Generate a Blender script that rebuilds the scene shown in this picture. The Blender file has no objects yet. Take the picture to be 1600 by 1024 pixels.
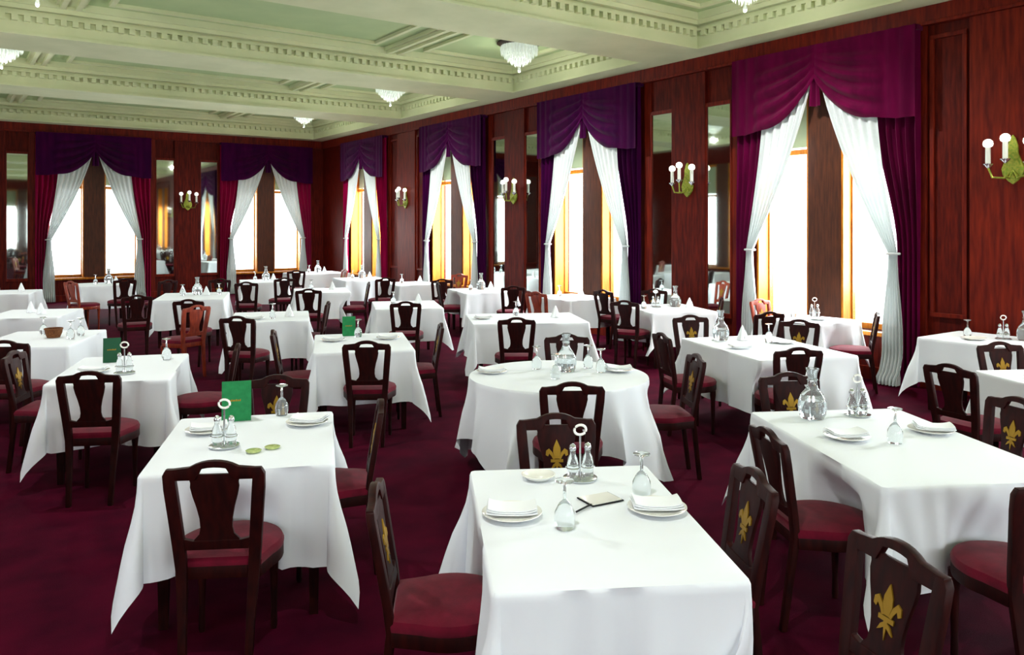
import bpy, bmesh, math, random
from mathutils import Vector, Matrix
random.seed(7)
PI = math.pi
scene = bpy.context.scene
COL = scene.collection

# ------------------------------------------------------------------ camera, world, exposure
YAW = math.radians(35.3)            # the camera looks this far to the right of the room's long axis (+Y)
CAM_H = 1.9
F_PX = 1259.0
cam_d = bpy.data.cameras.new('camera'); cam = bpy.data.objects.new('camera', cam_d); COL.objects.link(cam)
cam.location = (0, 0, CAM_H); cam.rotation_euler = (PI/2, 0, -YAW)
cam_d.sensor_width = 36.0; cam_d.sensor_fit = 'HORIZONTAL'
cam_d.lens = 36.0*F_PX/1600.0
cam_d.shift_x = 0.0
cam_d.shift_y = -(512-355)/1600.0   # level view camera with a dropped back: verticals stay vertical
cam_d.clip_start = 0.05; cam_d.clip_end = 300
scene.camera = cam
world = bpy.data.worlds.new('world'); scene.world = world; world.use_nodes = True
bgn = world.node_tree.nodes['Background']; bgn.inputs[0].default_value = (0.93, 0.97, 1.0, 1); bgn.inputs[1].default_value = 5.0
vs = scene.view_settings
vs.view_transform = 'Standard'; vs.look = 'None'; vs.gamma = 1.0; vs.use_curve_mapping = False
vs.exposure = 0.27
RIGHT_W, BACK_W, REAR_W, LEFT_W = 760.0, 320.0, 230.0, 10.0     # daylight per window, watts
CHANDELIER_W = 330.0

# ------------------------------------------------------------------ helpers
def P(u, d, z=0.0):
    """floor position from metres right of / ahead of the camera to room coordinates"""
    s, c = math.sin(YAW), math.cos(YAW)
    return Vector((s*d + c*u, c*d - s*u, z))

def lin(c):
    return tuple((x/255/12.92 if x/255 <= 0.04045 else ((x/255+0.055)/1.055)**2.4) for x in c) + (1,)

class MB:
    def __init__(self): self.v = []; self.f = []
    def add(self, vs, fs):
        o = len(self.v); self.v += [tuple(p) for p in vs]; self.f += [tuple(i+o for i in f) for f in fs]; return self
    def box(self, x0, x1, y0, y1, z0, z1):
        vs = [(x0,y0,z0),(x1,y0,z0),(x1,y1,z0),(x0,y1,z0),(x0,y0,z1),(x1,y0,z1),(x1,y1,z1),(x0,y1,z1)]
        return self.add(vs, [(0,3,2,1),(4,5,6,7),(0,1,5,4),(1,2,6,5),(2,3,7,6),(3,0,4,7)])
    def tbox(self, x, y, z0, z1, a, b):      # tapered square post
        vs = [(x-a,y-a,z0),(x+a,y-a,z0),(x+a,y+a,z0),(x-a,y+a,z0),(x-b,y-b,z1),(x+b,y-b,z1),(x+b,y+b,z1),(x-b,y+b,z1)]
        return self.add(vs, [(0,3,2,1),(4,5,6,7),(0,1,5,4),(1,2,6,5),(2,3,7,6),(3,0,4,7)])
    def prism(self, poly, y0, y1, fn=None):   # outline in (x,z) extruded along y
        n = len(poly)
        vs = [(x, y0, z) for x, z in poly] + [(x, y1, z) for x, z in poly]
        if fn: vs = [fn(*p) for p in vs]
        fs = [tuple(range(n)), tuple(range(2*n-1, n-1, -1))]
        fs += [((i+1) % n, i, n+i, n+(i+1) % n) for i in range(n)]
        return self.add(vs, fs)
    def slab(self, poly, z0, z1):             # outline in (x,y) extruded along z
        n = len(poly)
        vs = [(x, y, z0) for x, y in poly] + [(x, y, z1) for x, y in poly]
        fs = [tuple(range(n-1, -1, -1)), tuple(range(n, 2*n))]
        fs += [(i, (i+1) % n, n+(i+1) % n, n+i) for i in range(n)]
        return self.add(vs, fs)
    def lathe(self, prof, n=20, cx=0, cy=0, cap=True):
        vs = []; fs = []
        for r, z in prof:
            for k in range(n):
                a = 2*PI*k/n; vs.append((cx+r*math.cos(a), cy+r*math.sin(a), z))
        for j in range(len(prof)-1):
            for k in range(n):
                fs.append((j*n+k, j*n+(k+1) % n, (j+1)*n+(k+1) % n, (j+1)*n+k))
        if cap:
            fs.append(tuple(range(n-1, -1, -1))); m = (len(prof)-1)*n; fs.append(tuple(range(m, m+n)))
        return self.add(vs, fs)
    def tube(self, pts, r, n=8, closed=False):
        pts = [Vector(p) for p in pts]; m = len(pts); vs = []; fs = []
        rr = r if isinstance(r, (list, tuple)) else [r]*m
        for i, p in enumerate(pts):
            a = pts[(i-1) % m] if (closed or i > 0) else p
            b = pts[(i+1) % m] if (closed or i < m-1) else p
            t = (b-a).normalized()
            up = Vector((0, 0, 1)) if abs(t.z) < 0.9 else Vector((1, 0, 0))
            e1 = t.cross(up).normalized(); e2 = t.cross(e1)
            for k in range(n):
                q = 2*PI*k/n; vs.append(p + (e1*math.cos(q)+e2*math.sin(q))*rr[i])
        for i in range(m if closed else m-1):
            j = (i+1) % m
            for k in range(n): fs.append((i*n+k, i*n+(k+1) % n, j*n+(k+1) % n, j*n+k))
        if not closed:
            fs.append(tuple(range(n-1, -1, -1))); fs.append(tuple(range((m-1)*n, m*n)))
        return self.add(vs, fs)
    def grid(self, fn, nu, nv):
        vs = [fn(i/nu, j/nv) for j in range(nv+1) for i in range(nu+1)]
        fs = [(j*(nu+1)+i, j*(nu+1)+i+1, (j+1)*(nu+1)+i+1, (j+1)*(nu+1)+i) for j in range(nv) for i in range(nu)]
        return self.add(vs, fs)
    def mesh(self, name, mat, smooth=False, bevel=0.0, solid=0.0, recalc=True):
        me = bpy.data.meshes.new(name); me.from_pydata(self.v, [], self.f)
        bm = bmesh.new(); bm.from_mesh(me)
        if recalc: bmesh.ops.recalc_face_normals(bm, faces=bm.faces)
        if bevel:
            es = [e for e in bm.edges if len(e.link_faces) == 2 and e.calc_face_angle(0) > 0.6]
            bmesh.ops.bevel(bm, geom=es, offset=bevel, segments=2, affect='EDGES', profile=0.6, clamp_overlap=True)
        if solid: bmesh.ops.solidify(bm, geom=bm.faces[:], thickness=solid)
        bm.to_mesh(me); bm.free()
        me.materials.append(mat)
        if smooth:
            me.polygons.foreach_set('use_smooth', [True]*len(me.polygons))
            try: me.set_sharp_from_angle(angle=math.radians(42))
            except Exception: pass
        me.update(); return me
    def build(self, name, mat, parent=None, **kw):
        return link(name, self.mesh(name, mat, **kw), parent)

def link(name, me, parent=None):
    o = bpy.data.objects.new(name, me); COL.objects.link(o)
    if parent is not None: o.parent = parent
    return o
def empty(name, loc=(0, 0, 0), rz=0.0):
    o = bpy.data.objects.new(name, None); COL.objects.link(o); o.empty_display_size = 0.1
    o.location = loc; o.rotation_euler = (0, 0, rz); return o
def tag(o, label, cat, group=None, kind=None):
    o['label'] = label; o['category'] = cat
    if group: o['group'] = group
    if kind: o['kind'] = kind
    return o
def struct(o, label=None):
    o['kind'] = 'structure'
    if label: o['label'] = label
    return o
def copy_tree(o, parent=None):
    c = o.copy(); COL.objects.link(c)
    if parent is not None: c.parent = parent
    for ch in list(o.children): copy_tree(ch, c)
    return c

_used = set()
def place(proto, loc, rz, label, cat, group=None):
    """the first use moves the prototype itself, later ones copy it"""
    o = proto if proto.name not in _used else copy_tree(proto)
    _used.add(proto.name)
    o.location = loc; o.rotation_euler = (0, 0, rz)
    return tag(o, label, cat, group)

# ------------------------------------------------------------------ materials
def mat(name, col, rough=0.6, spec=0.4, metal=0.0, col2=None, scale=(8, 8, 8), noise=6.0, bump=0.0, bump_scale=40.0,
        trans=0.0, emit=None, estr=0.0, sheen=0.0, ior=1.45, coat=0.0):
    m = bpy.data.materials.new(name); m.use_nodes = True
    nt = m.node_tree; b = nt.nodes['Principled BSDF']
    b.inputs['Base Color'].default_value = lin(col)
    b.inputs['Roughness'].default_value = rough
    b.inputs['Specular IOR Level'].default_value = spec
    b.inputs['Metallic'].default_value = metal
    b.inputs['Transmission Weight'].default_value = trans
    b.inputs['IOR'].default_value = ior
    b.inputs['Sheen Weight'].default_value = sheen
    b.inputs['Coat Weight'].default_value = coat
    if emit:
        b.inputs['Emission Color'].default_value = lin(emit); b.inputs['Emission Strength'].default_value = estr
    if col2 or bump:
        tc = nt.nodes.new('ShaderNodeTexCoord'); mp = nt.nodes.new('ShaderNodeMapping')
        mp.inputs['Scale'].default_value = scale
        nt.links.new(tc.outputs['Object'], mp.inputs['Vector'])
    if col2:
        n = nt.nodes.new('ShaderNodeTexNoise'); n.inputs['Scale'].default_value = noise; n.inputs['Detail'].default_value = 5
        r = nt.nodes.new('ShaderNodeValToRGB'); r.color_ramp.elements[0].position = 0.35; r.color_ramp.elements[1].position = 0.68
        r.color_ramp.elements[0].color = lin(col); r.color_ramp.elements[1].color = lin(col2)
        nt.links.new(mp.outputs[0], n.inputs['Vector']); nt.links.new(n.outputs['Fac'], r.inputs['Fac'])
        nt.links.new(r.outputs['Color'], b.inputs['Base Color'])
    if bump:
        n2 = nt.nodes.new('ShaderNodeTexNoise'); n2.inputs['Scale'].default_value = bump_scale; n2.inputs['Detail'].default_value = 3
        bp = nt.nodes.new('ShaderNodeBump'); bp.inputs['Strength'].default_value = bump; bp.inputs['Distance'].default_value = 0.02
        nt.links.new(mp.outputs[0], n2.inputs['Vector']); nt.links.new(n2.outputs['Fac'], bp.inputs['Height'])
        nt.links.new(bp.outputs[0], b.inputs['Normal'])
    return m

M = {}
M['wall'] = mat('mahogany_wall', (58, 8, 5), 0.55, 0.12, col2=(92, 20, 8), scale=(3, 3, 0.35), noise=9, bump=0.03, bump_scale=30)
M['panel'] = mat('mahogany_panel', (76, 12, 6), 0.5, 0.15, col2=(112, 28, 9), scale=(3, 3, 0.3), noise=8)
M['pier'] = mat('walnut_pier', (50, 22, 12), 0.5, 0.3, col2=(78, 38, 18), scale=(4, 4, 0.4), noise=8)
M['oak_daylit'] = mat('daylit_oak_frame', (150, 84, 16), 0.5, 0.25, col2=(186, 118, 26), scale=(5, 5, 0.5), noise=8)  # frame wood; the golden tone puts daylight on the reveals into the colour
M['chairwood'] = mat('dark_mahogany', (28, 5, 5), 0.5, 0.14, col2=(46, 9, 7), scale=(4, 4, 1.0), noise=9)
M['chairwood2'] = mat('reddish_mahogany', (110, 30, 12), 0.4, 0.4, col2=(150, 52, 18), scale=(4, 4, 1.0), noise=9)
M['seat'] = mat('crimson_velvet', (84, 6, 28), 0.85, 0.12, col2=(104, 10, 36), scale=(1, 1, 1), noise=14, sheen=0.1, bump=0.05, bump_scale=150)
M['gold'] = mat('gold_leaf', (150, 116, 30), 0.5, 0.4, metal=0.5)
M['brass'] = mat('green_gilt_brass', (120, 150, 48), 0.35, 0.5, metal=0.45, col2=(176, 170, 70), scale=(1, 1, 1), noise=40)
M['cloth'] = mat('white_linen', (232, 237, 244), 0.85, 0.12, bump=0.05, bump_scale=240)
M['napkin'] = mat('napkin_linen', (236, 240, 244), 0.9, 0.1, bump=0.05, bump_scale=300)
M['china'] = mat('white_china', (240, 240, 234), 0.15, 0.5, coat=0.3)
M['silver'] = mat('silver_plate', (206, 210, 212), 0.18, 0.5, metal=0.9)
M['carpet'] = mat('maroon_carpet', (50, 1, 21), 0.95, 0.05, col2=(70, 3, 28), scale=(1, 1, 1), noise=3.2, bump=0.15, bump_scale=180)
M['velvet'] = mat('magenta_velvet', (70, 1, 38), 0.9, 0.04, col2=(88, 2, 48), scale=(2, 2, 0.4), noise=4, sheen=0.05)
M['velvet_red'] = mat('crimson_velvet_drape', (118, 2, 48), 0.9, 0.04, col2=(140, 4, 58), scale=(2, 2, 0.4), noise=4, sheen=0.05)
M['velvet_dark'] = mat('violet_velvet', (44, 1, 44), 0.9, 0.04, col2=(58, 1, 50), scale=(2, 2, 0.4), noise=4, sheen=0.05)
M['ceiling'] = mat('sage_plaster', (212, 218, 178), 0.85, 0.2, col2=(200, 208, 166), scale=(1, 1, 1), noise=1.5)
M['ceilpanel'] = mat('sage_panel', (178, 198, 148), 0.85, 0.2, col2=(168, 190, 142), scale=(1, 1, 1), noise=1.5)
M['blind'] = mat('grey_green_blind', (150, 165, 135), 0.8, 0.2)
M['menu'] = mat('green_menu_card', (18, 112, 62), 0.6, 0.3, col2=(26, 126, 70), scale=(1, 1, 1), noise=30)
M['menu_dark'] = mat('dark_green_menu_card', (20, 74, 48), 0.6, 0.3)
M['glass'] = mat('clear_glass', (244, 250, 252), 0.03, 0.5, trans=0.88, ior=1.3)
M['greenglass'] = mat('pale_green_glass', (196, 208, 140), 0.12, 0.5, col2=(150, 170, 100), scale=(1, 1, 1), noise=60)
M['crystal'] = mat('crystal_drops', (240, 246, 240), 0.12, 0.7, trans=0.35, emit=(240, 248, 240), estr=0.12)
M['bronze'] = mat('dark_bronze', (52, 44, 30), 0.5, 0.3)
M['globe'] = mat('opal_globe', (250, 250, 245), 0.3, 0.5, emit=(255, 252, 240), estr=1.6)
M['candle'] = mat('candle_tube', (235, 238, 230), 0.5, 0.3)
M['basket'] = mat('wicker', (120, 76, 44), 0.8, 0.2, col2=(84, 48, 30), scale=(1, 1, 1), noise=80)
M['mirror'] = mat('silvered_mirror', (196, 206, 200), 0.03, 0.5, metal=1.0)
M['ink'] = mat('black_ink_edge', (22, 22, 24), 0.6, 0.2)

def pane_mat():
    m = bpy.data.materials.new('window_glass'); m.use_nodes = True; nt = m.node_tree; nt.nodes.clear()
    o = nt.nodes.new('ShaderNodeOutputMaterial'); mx = nt.nodes.new('ShaderNodeMixShader')
    t = nt.nodes.new('ShaderNodeBsdfTransparent'); g = nt.nodes.new('ShaderNodeBsdfGlossy')
    g.inputs['Roughness'].default_value = 0.02; t.inputs[0].default_value = (0.96, 0.98, 0.97, 1)
    mx.inputs[0].default_value = 0.06
    nt.links.new(t.outputs[0], mx.inputs[1]); nt.links.new(g.outputs[0], mx.inputs[2]); nt.links.new(mx.outputs[0], o.inputs[0])
    return m
M['pane'] = pane_mat()
def lace_mat():
    m = bpy.data.materials.new('white_lace'); m.use_nodes = True; nt = m.node_tree; nt.nodes.clear()
    o = nt.nodes.new('ShaderNodeOutputMaterial'); mx = nt.nodes.new('ShaderNodeMixShader'); ad = nt.nodes.new('ShaderNodeMixShader')
    t = nt.nodes.new('ShaderNodeBsdfTransparent'); d = nt.nodes.new('ShaderNodeBsdfDiffuse'); tl = nt.nodes.new('ShaderNodeBsdfTranslucent')
    d.inputs[0].default_value = lin((228, 236, 236)); tl.inputs[0].default_value = lin((66, 70, 69))
    ad.inputs[0].default_value = 0.3
    tc = nt.nodes.new('ShaderNodeTexCoord'); vo = nt.nodes.new('ShaderNodeTexVoronoi'); vo.inputs['Scale'].default_value = 26
    mr = nt.nodes.new('ShaderNodeMapRange'); mr.inputs[1].default_value = 0.05; mr.inputs[2].default_value = 0.6
    mr.inputs[3].default_value = 0.997; mr.inputs[4].default_value = 0.965
    nt.links.new(tc.outputs['Object'], vo.inputs['Vector']); nt.links.new(vo.outputs['Distance'], mr.inputs[0])
    nt.links.new(mr.outputs[0], mx.inputs[0])
    nt.links.new(d.outputs[0], ad.inputs[1]); nt.links.new(tl.outputs[0], ad.inputs[2])
    nt.links.new(t.outputs[0], mx.inputs[1]); nt.links.new(ad.outputs[0], mx.inputs[2]); nt.links.new(mx.outputs[0], o.inputs[0])
    return m
M['lace'] = lace_mat()

# ------------------------------------------------------------------ the room shell
X0, X1, Y0, Y1 = -1.6, 9.5, -4.5, 23.4
ZB, ZC = 4.5, 5.0                    # underside of beams, coffer ceiling
TH = 0.35
BAY = 4.65
WIN_Y = [20.25, 15.6, 10.95, 6.3]    # windows of the long right wall, from the far corner
SCONCE_Y = [17.92, 13.27, 8.62, 3.97]
WIN_X = [3.25, 7.75]                 # windows of the back wall
OW, OZ0, OZ1 = 1.05, 0.60, 3.95      # window opening half width, sill, head
PIER = 0.24

fl = MB().box(X0-TH, X1+TH, Y0-TH, Y1+TH, -0.12, 0.0).build('floor', M['carpet']); struct(fl)

def wall(name, rz, origin, length, centres):
    """wall in its own frame: x along the wall, +y out of the room"""
    mb = MB(); cs = sorted(centres); x = 0.0
    for c in cs:
        mb.box(x, c-OW, 0, TH, 0, 5.2)
        mb.box(c-OW, c+OW, 0, TH, 0, OZ0); mb.box(c-OW, c+OW, 0, TH, OZ1, 5.2)
        x = c+OW
    mb.box(x, length, 0, TH, 0, 5.2)
    o = mb.build(name, M['wall']); o.location = origin; o.rotation_euler = (0, 0, rz); return struct(o)
right_c = [Y1-y for y in WIN_Y + [1.65, -3.0]]
wr = wall('wall_right', -PI/2, (X1, Y1, 0), Y1-Y0, right_c)
wb = wall('wall_back', 0, (X0, Y1, 0), X1-X0, [x-X0 for x in WIN_X])
left_y = [-1.2, 3.3, 8.0, 12.6, 17.3, 21.6]
wl = wall('wall_left', PI/2, (X0, Y0, 0), Y1-Y0, [y-Y0 for y in left_y])
rear_x = [0.6, 3.6, 6.6]
wf = wall('wall_rear', PI, (X1, Y0, 0), X1-X0, [X1-x for x in rear_x])

# ceiling slab with its coffers
ce = MB().box(X0-TH, X1+TH, Y0-TH, Y1+TH, ZC, ZC+0.2).build('ceiling', M['ceilpanel']); struct(ce)
beam_y = [3.97-BAY, 3.97, 8.62, 13.27, 17.92]
HB = 0.55
PB = 0.46                             # width of the perimeter beams
MB().box(X1-PB, X1, Y0, Y1, ZB, ZC).build('beam', M['ceiling'], ce)
MB().box(X0, X0+PB, Y0, Y1, ZB, ZC).build('beam', M['ceiling'], ce)
MB().box(X0+PB, X1-PB, Y1-PB, Y1, ZB, ZC).build('beam', M['ceiling'], ce)
MB().box(X0+PB, X1-PB, Y0, Y0+PB, ZB, ZC).build('beam', M['ceiling'], ce)
for y in beam_y:
    MB().box(X0+PB, X1-PB, y-HB, y+HB, ZB, ZC).build('beam', M['ceiling'], ce)
edges = sorted([Y0+PB] + [y+s*HB for y in beam_y for s in (-1, 1)] + [Y1-PB])
coffers = [(edges[i], edges[i+1]) for i in range(0, len(edges), 2)]
CX0, CX1 = X0+PB, X1-PB
den = MB()
for (ya, yb) in coffers:
    mo = MB()
    for (p, z0, z1) in ((0.13, 4.90, 5.0), (0.09, 4.84, 4.90), (0.05, 4.76, 4.80), (0.035, 4.5, 4.535)):
        mo.box(CX0, CX1, ya, ya+p, z0, z1); mo.box(CX0, CX1, yb-p, yb, z0, z1)
        mo.box(CX0, CX0+p, ya+p, yb-p, z0, z1); mo.box(CX1-p, CX1, ya+p, yb-p, z0, z1)
    mo.build('cornice_moulding', M['ceiling'], ce)
    x = CX0+0.16
    while x < CX1-0.16:
        den.box(x, x+0.075, ya, ya+0.07, 4.68, 4.755); den.box(x, x+0.075, yb-0.07, yb, 4.68, 4.755); x += 0.145
    y = ya+0.16
    while y < yb-0.16:
        den.box(CX0, CX0+0.07, y, y+0.075, 4.68, 4.755); den.box(CX1-0.07, CX1, y, y+0.075, 4.68, 4.755); y += 0.145
    for cx in (1.45, 6.4):             # cross mouldings that split a coffer in three
        MB().box(cx-0.18, cx+0.18, ya+0.13, yb-0.13, ZC-0.06, ZC).box(cx-0.13, cx-0.06, ya+0.13, yb-0.13, ZC-0.11, ZC-0.06)\
            .box(cx+0.06, cx+0.13, ya+0.13, yb-0.13, ZC-0.11, ZC-0.06).build('cross_moulding', M['ceiling'], ce)
    for (xa_, xb_) in ((CX0+0.13, 1.27), (1.63, 6.22), (6.58, CX1-0.13)):
        i = 0.26; w = 0.07; x_, X_, y_, Y_ = xa_+i, xb_-i, ya+0.13+i, yb-0.13-i
        if Y_-y_ > 0.3:
            MB().box(x_, X_, y_, y_+w, ZC-0.05, ZC).box(x_, X_, Y_-w, Y_, ZC-0.05, ZC).box(x_, x_+w, y_+w, Y_-w, ZC-0.05, ZC)\
                .box(X_-w, X_, y_+w, Y_-w, ZC-0.05, ZC).build('panel_moulding', M['ceiling'], ce)
dn = den.build('dentil_course', M['ceiling'], ce); dn['kind'] = 'stuff'

# wood trim of the two walls in view
def wall_part(name, parent, x0, x1, y0, y1, z0, z1, m, bevel=0.006):
    return MB().box(x0, x1, y0, y1, z0, z1).build(name, m, parent, bevel=bevel)
def dress_wall(w, length, wins, bays):
    wall_part('frieze', w, 0, length, -0.06, 0, 4.30, ZB, M['panel'])
    wall_part('frieze_moulding', w, 0, length, -0.09, 0, 4.27, 4.31, M['panel'])
    for (c, kind) in bays:
        if kind == 'mirror':
            wall_part('pilaster', w, c-0.34, c+0.34, -0.05, 0, 0.16, 4.27, M['wall'])
            for s in (-1, 1):
                a, b = sorted((c+s*0.36, c+s*0.80))
                mi = wall_part('mirror_panel', w, a, b, -0.02, 0, 0.62, 3.72, M['mirror'], 0)
                fr = MB().box(a-0.03, a, -0.04, 0, 0.55, 3.78).box(b, b+0.03, -0.04, 0, 0.55, 3.78)\
                    .box(a, b, -0.04, 0, 3.72, 3.78).box(a, b, -0.04, 0, 0.55, 0.62).build('mirror_frame', M['panel'], w, bevel=0.005)
                wall_part('stile', w, *sorted((c+s*0.83, c+s*0.97)), -0.03, 0, 0.16, 4.27, M['panel'])
        else:
            wall_part('pilaster', w, c-0.46, c+0.46, -0.05, 0, 0.16, 4.27, M['panel'])
            for s in (-1, 1):
                a, b = sorted((c+s*0.50, c+s*0.92))
                mb = MB().box(a, a+0.05, -0.03, 0, 0.9, 4.1).box(b-0.05, b, -0.03, 0, 0.9, 4.1)
                mb.box(a, b, -0.03, 0, 4.1, 4.15).box(a, b, -0.03, 0, 0.85, 0.9).build('panel_frame', M['panel'], w, bevel=0.005)
                wall_part('stile', w, *sorted((c+s*0.95, c+s*1.04)), -0.045, 0, 0.16, 4.27, M['panel'])
    for i, c in enumerate(wins):
        pass
dress_wall(wr, Y1-Y0, right_c, [(Y1-17.92, 'plain'), (Y1-13.27, 'mirror'), (Y1-8.62, 'mirror'), (Y1-3.97, 'plain')])
dress_wall(wb, X1-X0, [], [(5.55-X0, 'mirror'), (0.95-X0, 'mirror')])
bb = MB().box(X1-0.05, X1, Y0, Y1, 0, 0.16).build('baseboard_right', M['panel'], bevel=0.005); struct(bb)
bb = MB().box(X0, X1-0.05, Y1-0.05, Y1, 0, 0.16).build('baseboard_back', M['panel'], bevel=0.005); struct(bb)

# ------------------------------------------------------------------ windows (x along the wall, +y out of the room)
def window_parts(root, lit):
    MB().box(-PIER, PIER, 0.0, 0.26, OZ0, OZ1).build('pier', M['pier'], root, bevel=0.01)
    for s in (-1, 1):
        a, b = sorted((s*PIER, s*OW))
        fr = MB().box(a, a+0.05, 0.20, 0.27, OZ0, OZ1).box(b-0.05, b, 0.20, 0.27, OZ0, OZ1)\
            .box(a+0.05, b-0.05, 0.20, 0.27, OZ0, OZ0+0.07).box(a+0.05, b-0.05, 0.20, 0.27, OZ1-0.07, OZ1)\
            .box(a+0.05, b-0.05, 0.18, 0.27, 2.90, 2.97).build('sash_frame', M['oak_daylit'], root)
        MB().box(a+0.05, b-0.05, 0.232, 0.238, OZ0+0.07, 2.90).build('pane', M['pane'], root)
        MB().box(a+0.05, b-0.05, 0.232, 0.238, 2.97, OZ1-0.07).build('pane', M['pane'], root)
        MB().box(a+0.05, b-0.05, 0.212, 0.218, 3.0, OZ1-0.07).build('roller_blind', M['blind'], root)
        # reveal lining beside the opening, its golden colour painting in daylight on the wood
        x = s*OW
        MB().box(min(x, x-s*0.03), max(x, x-s*0.03), -0.02, 0.20, OZ0, OZ1).build('reveal_lining', M['oak_daylit'], root)
        x = s*PIER
        MB().box(min(x, x+s*0.03), max(x, x+s*0.03), 0.02, 0.20, OZ0, OZ1).build('reveal_lining', M['oak_daylit'], root)
    MB().box(-OW-0.05, OW+0.05, -0.08, 0.27, OZ0-0.05, OZ0).build('window_sill', M['oak_daylit'], root, bevel=0.008)
wproto = None
def add_window(n, loc, rz, watts):
    global wproto
    if wproto is None:
        r = empty('window_%d' % n, loc, rz); window_parts(r, True); wproto = r
    else:
        r = copy_tree(wproto); r.name = 'window_%d' % n
        r.location = loc; r.rotation_euler = (0, 0, rz)
    struct(r)
    ld = bpy.data.lights.new('daylight', 'AREA'); ld.shape = 'RECTANGLE'; ld.size = 2.3; ld.size_y = 3.0
    ld.energy = watts; ld.color = (0.95, 0.98, 1.0)
    lo = bpy.data.objects.new('daylight', ld); COL.objects.link(lo)
    out = Vector((-math.sin(rz), math.cos(rz), 0))
    lo.location = Vector(loc) + out*0.75 + Vector((0, 0, 2.5))
    lo.rotation_euler = (-out).to_track_quat('-Z', 'Y').to_euler()
    return r
n = 0
for y in WIN_Y + [1.65, -3.0]: n += 1; add_window(n, (X1, y, 0), -PI/2, RIGHT_W)
for x in WIN_X: n += 1; add_window(n, (x, Y1, 0), 0, BACK_W)
for y in left_y: n += 1; add_window(n, (X0, y, 0), PI/2, LEFT_W)
for x in rear_x: n += 1; add_window(n, (x, Y0, 0), PI, REAR_W)

# ------------------------------------------------------------------ window dressings
def zb(s):                              # lower edge of a swag at distance s from the window's middle
    s = abs(s)
    return 3.25 + 0.60*max(0, 1-s/0.80)**2.0 if s < 0.80 else 3.25 - 0.05*min(1, (s-0.8)/0.3)
HWID = 1.34
def smooth(t): t = max(0, min(1, t)); return t*t*(3-2*t)
def make_valance():
    r = empty('velvet_valance')
    for sg in (-1, 1):
        def fn(a, b):
            s = a*HWID; top = 4.28; bot = zb(s); z = top+(bot-top)*b
            w = math.sin(PI*min(1, s/1.0))**0.8 if s < 1.0 else 0
            y = -0.20 - 0.045*w*math.sin(2*PI*(4.6*b-0.25*(1-w)))*smooth(b*3) - 0.05*w*b - 0.012*math.sin(s*38)*(1-w)
            return (sg*s, y, z)
        MB().grid(fn, 36, 40).build('swag', M['velvet'], r, smooth=True, solid=0.012)
    def ft(a, b):
        w = 0.055*(1+0.5*b); return ((a-0.5)*2*w, -0.20-0.03*math.sin(a*PI*3), 4.0-0.52*b)
    MB().grid(ft, 14, 6).build('centre_tail', M['velvet'], r, smooth=True, solid=0.01)
    MB().box(-HWID, HWID, -0.18, -0.03, 4.22, 4.28).build('pelmet_board', M['velvet'], r)
    return r
def s_in(z):
    if z > 3.25: return 0.80
    if z > 1.58: return 0.80+0.27*smooth((3.25-z)/1.67)
    return 1.07-0.03*smooth((1.58-z)/1.5)
def make_drape(sg):
    def fn(a, b):
        z = 4.22 + (0.015-4.22)*b; i = s_in(z); s = i+(HWID-i)*a
        y = -0.10 - 0.035*math.sin(a*2*PI*4.5+0.4*math.sin(b*5)) - 0.01*math.sin(a*2*PI*9)
        return (sg*s, y, z)
    return MB().grid(fn, 54, 30).build('velvet_drape', M['velvet'], smooth=True, solid=0.008)
def make_lace(sg):
    r = empty('lace_curtain')
    def fn(a, b):
        if b < 0.6:
            t = b/0.6; st = 0.04+0.80*a; zt = zb(st)+0.14
            sb = 1.0+0.10*a; s = st+(sb-st)*(0.35*t+0.65*t**1.5); z = zt+(1.58-zt)*t
            am = 0.022
        else:
            t = (b-0.6)/0.4; c = 1.05; s = c+(a-0.5)*(0.10+0.16*smooth(t*1.5)); z = 1.58+(0.02-1.58)*t; am = 0.022
            if t > 0.92: am += 0.05
        y = -0.178 - am*math.sin(a*2*PI*6+b*2) - (0.10*smooth((b-0.9)/0.1))
        return (sg*s, y, z)
    MB().grid(fn, 60, 50).build('lace_panel', M['lace'], r, smooth=True)
    MB().tube([(sg*(1.05+0.075*math.cos(q)), -0.178+0.05*math.sin(q), 1.58) for q in [2*PI*k/14 for k in range(14)]], 0.016, 6, True)\
        .build('tieback', M['lace'], r, smooth=True)
    return r
v_p = make_valance(); dL = make_drape(-1); dR = make_drape(1); lL = make_lace(-1); lR = make_lace(1)
WDESC = [('narrow window beside the far corner', (X1, 20.25, 0), -PI/2), ('third window from the front on the right wall', (X1, 15.6, 0), -PI/2),
         ('second window from the front on the right wall', (X1, 10.95, 0), -PI/2), ('large nearest window on the right', (X1, 6.3, 0), -PI/2),
         ('leftmost window of the far wall', (3.25, Y1, 0), 0), ('far wall window next to the corner', (7.75, Y1, 0), 0)]
def recolour(o, m):
    for c in [o]+list(o.children):
        if c.type == 'MESH':
            c.material_slots[0].link = 'OBJECT'; c.material_slots[0].material = m
for i, (wd, loc, rz) in enumerate(WDESC):
    v_ = place(v_p, loc, rz, 'swagged velvet valance over the ' + wd, 'valance', 'velvet valances')
    d1 = place(dL, loc, rz, 'left velvet drape of the ' + wd, 'drape', 'velvet side drapes')
    d2 = place(dR, loc, rz, 'right velvet drape of the ' + wd, 'drape', 'velvet side drapes')
    place(lL, loc, rz, 'left white lace curtain at the ' + wd, 'curtain', 'tied lace curtains')
    place(lR, loc, rz, 'right white lace curtain at the ' + wd, 'curtain', 'tied lace curtains')
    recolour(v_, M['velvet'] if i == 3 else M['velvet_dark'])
    for q in (d1, d2): recolour(q, M['velvet_dark'] if i in (1, 2) else M['velvet'] if i == 3 else M['velvet_red'])

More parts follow.
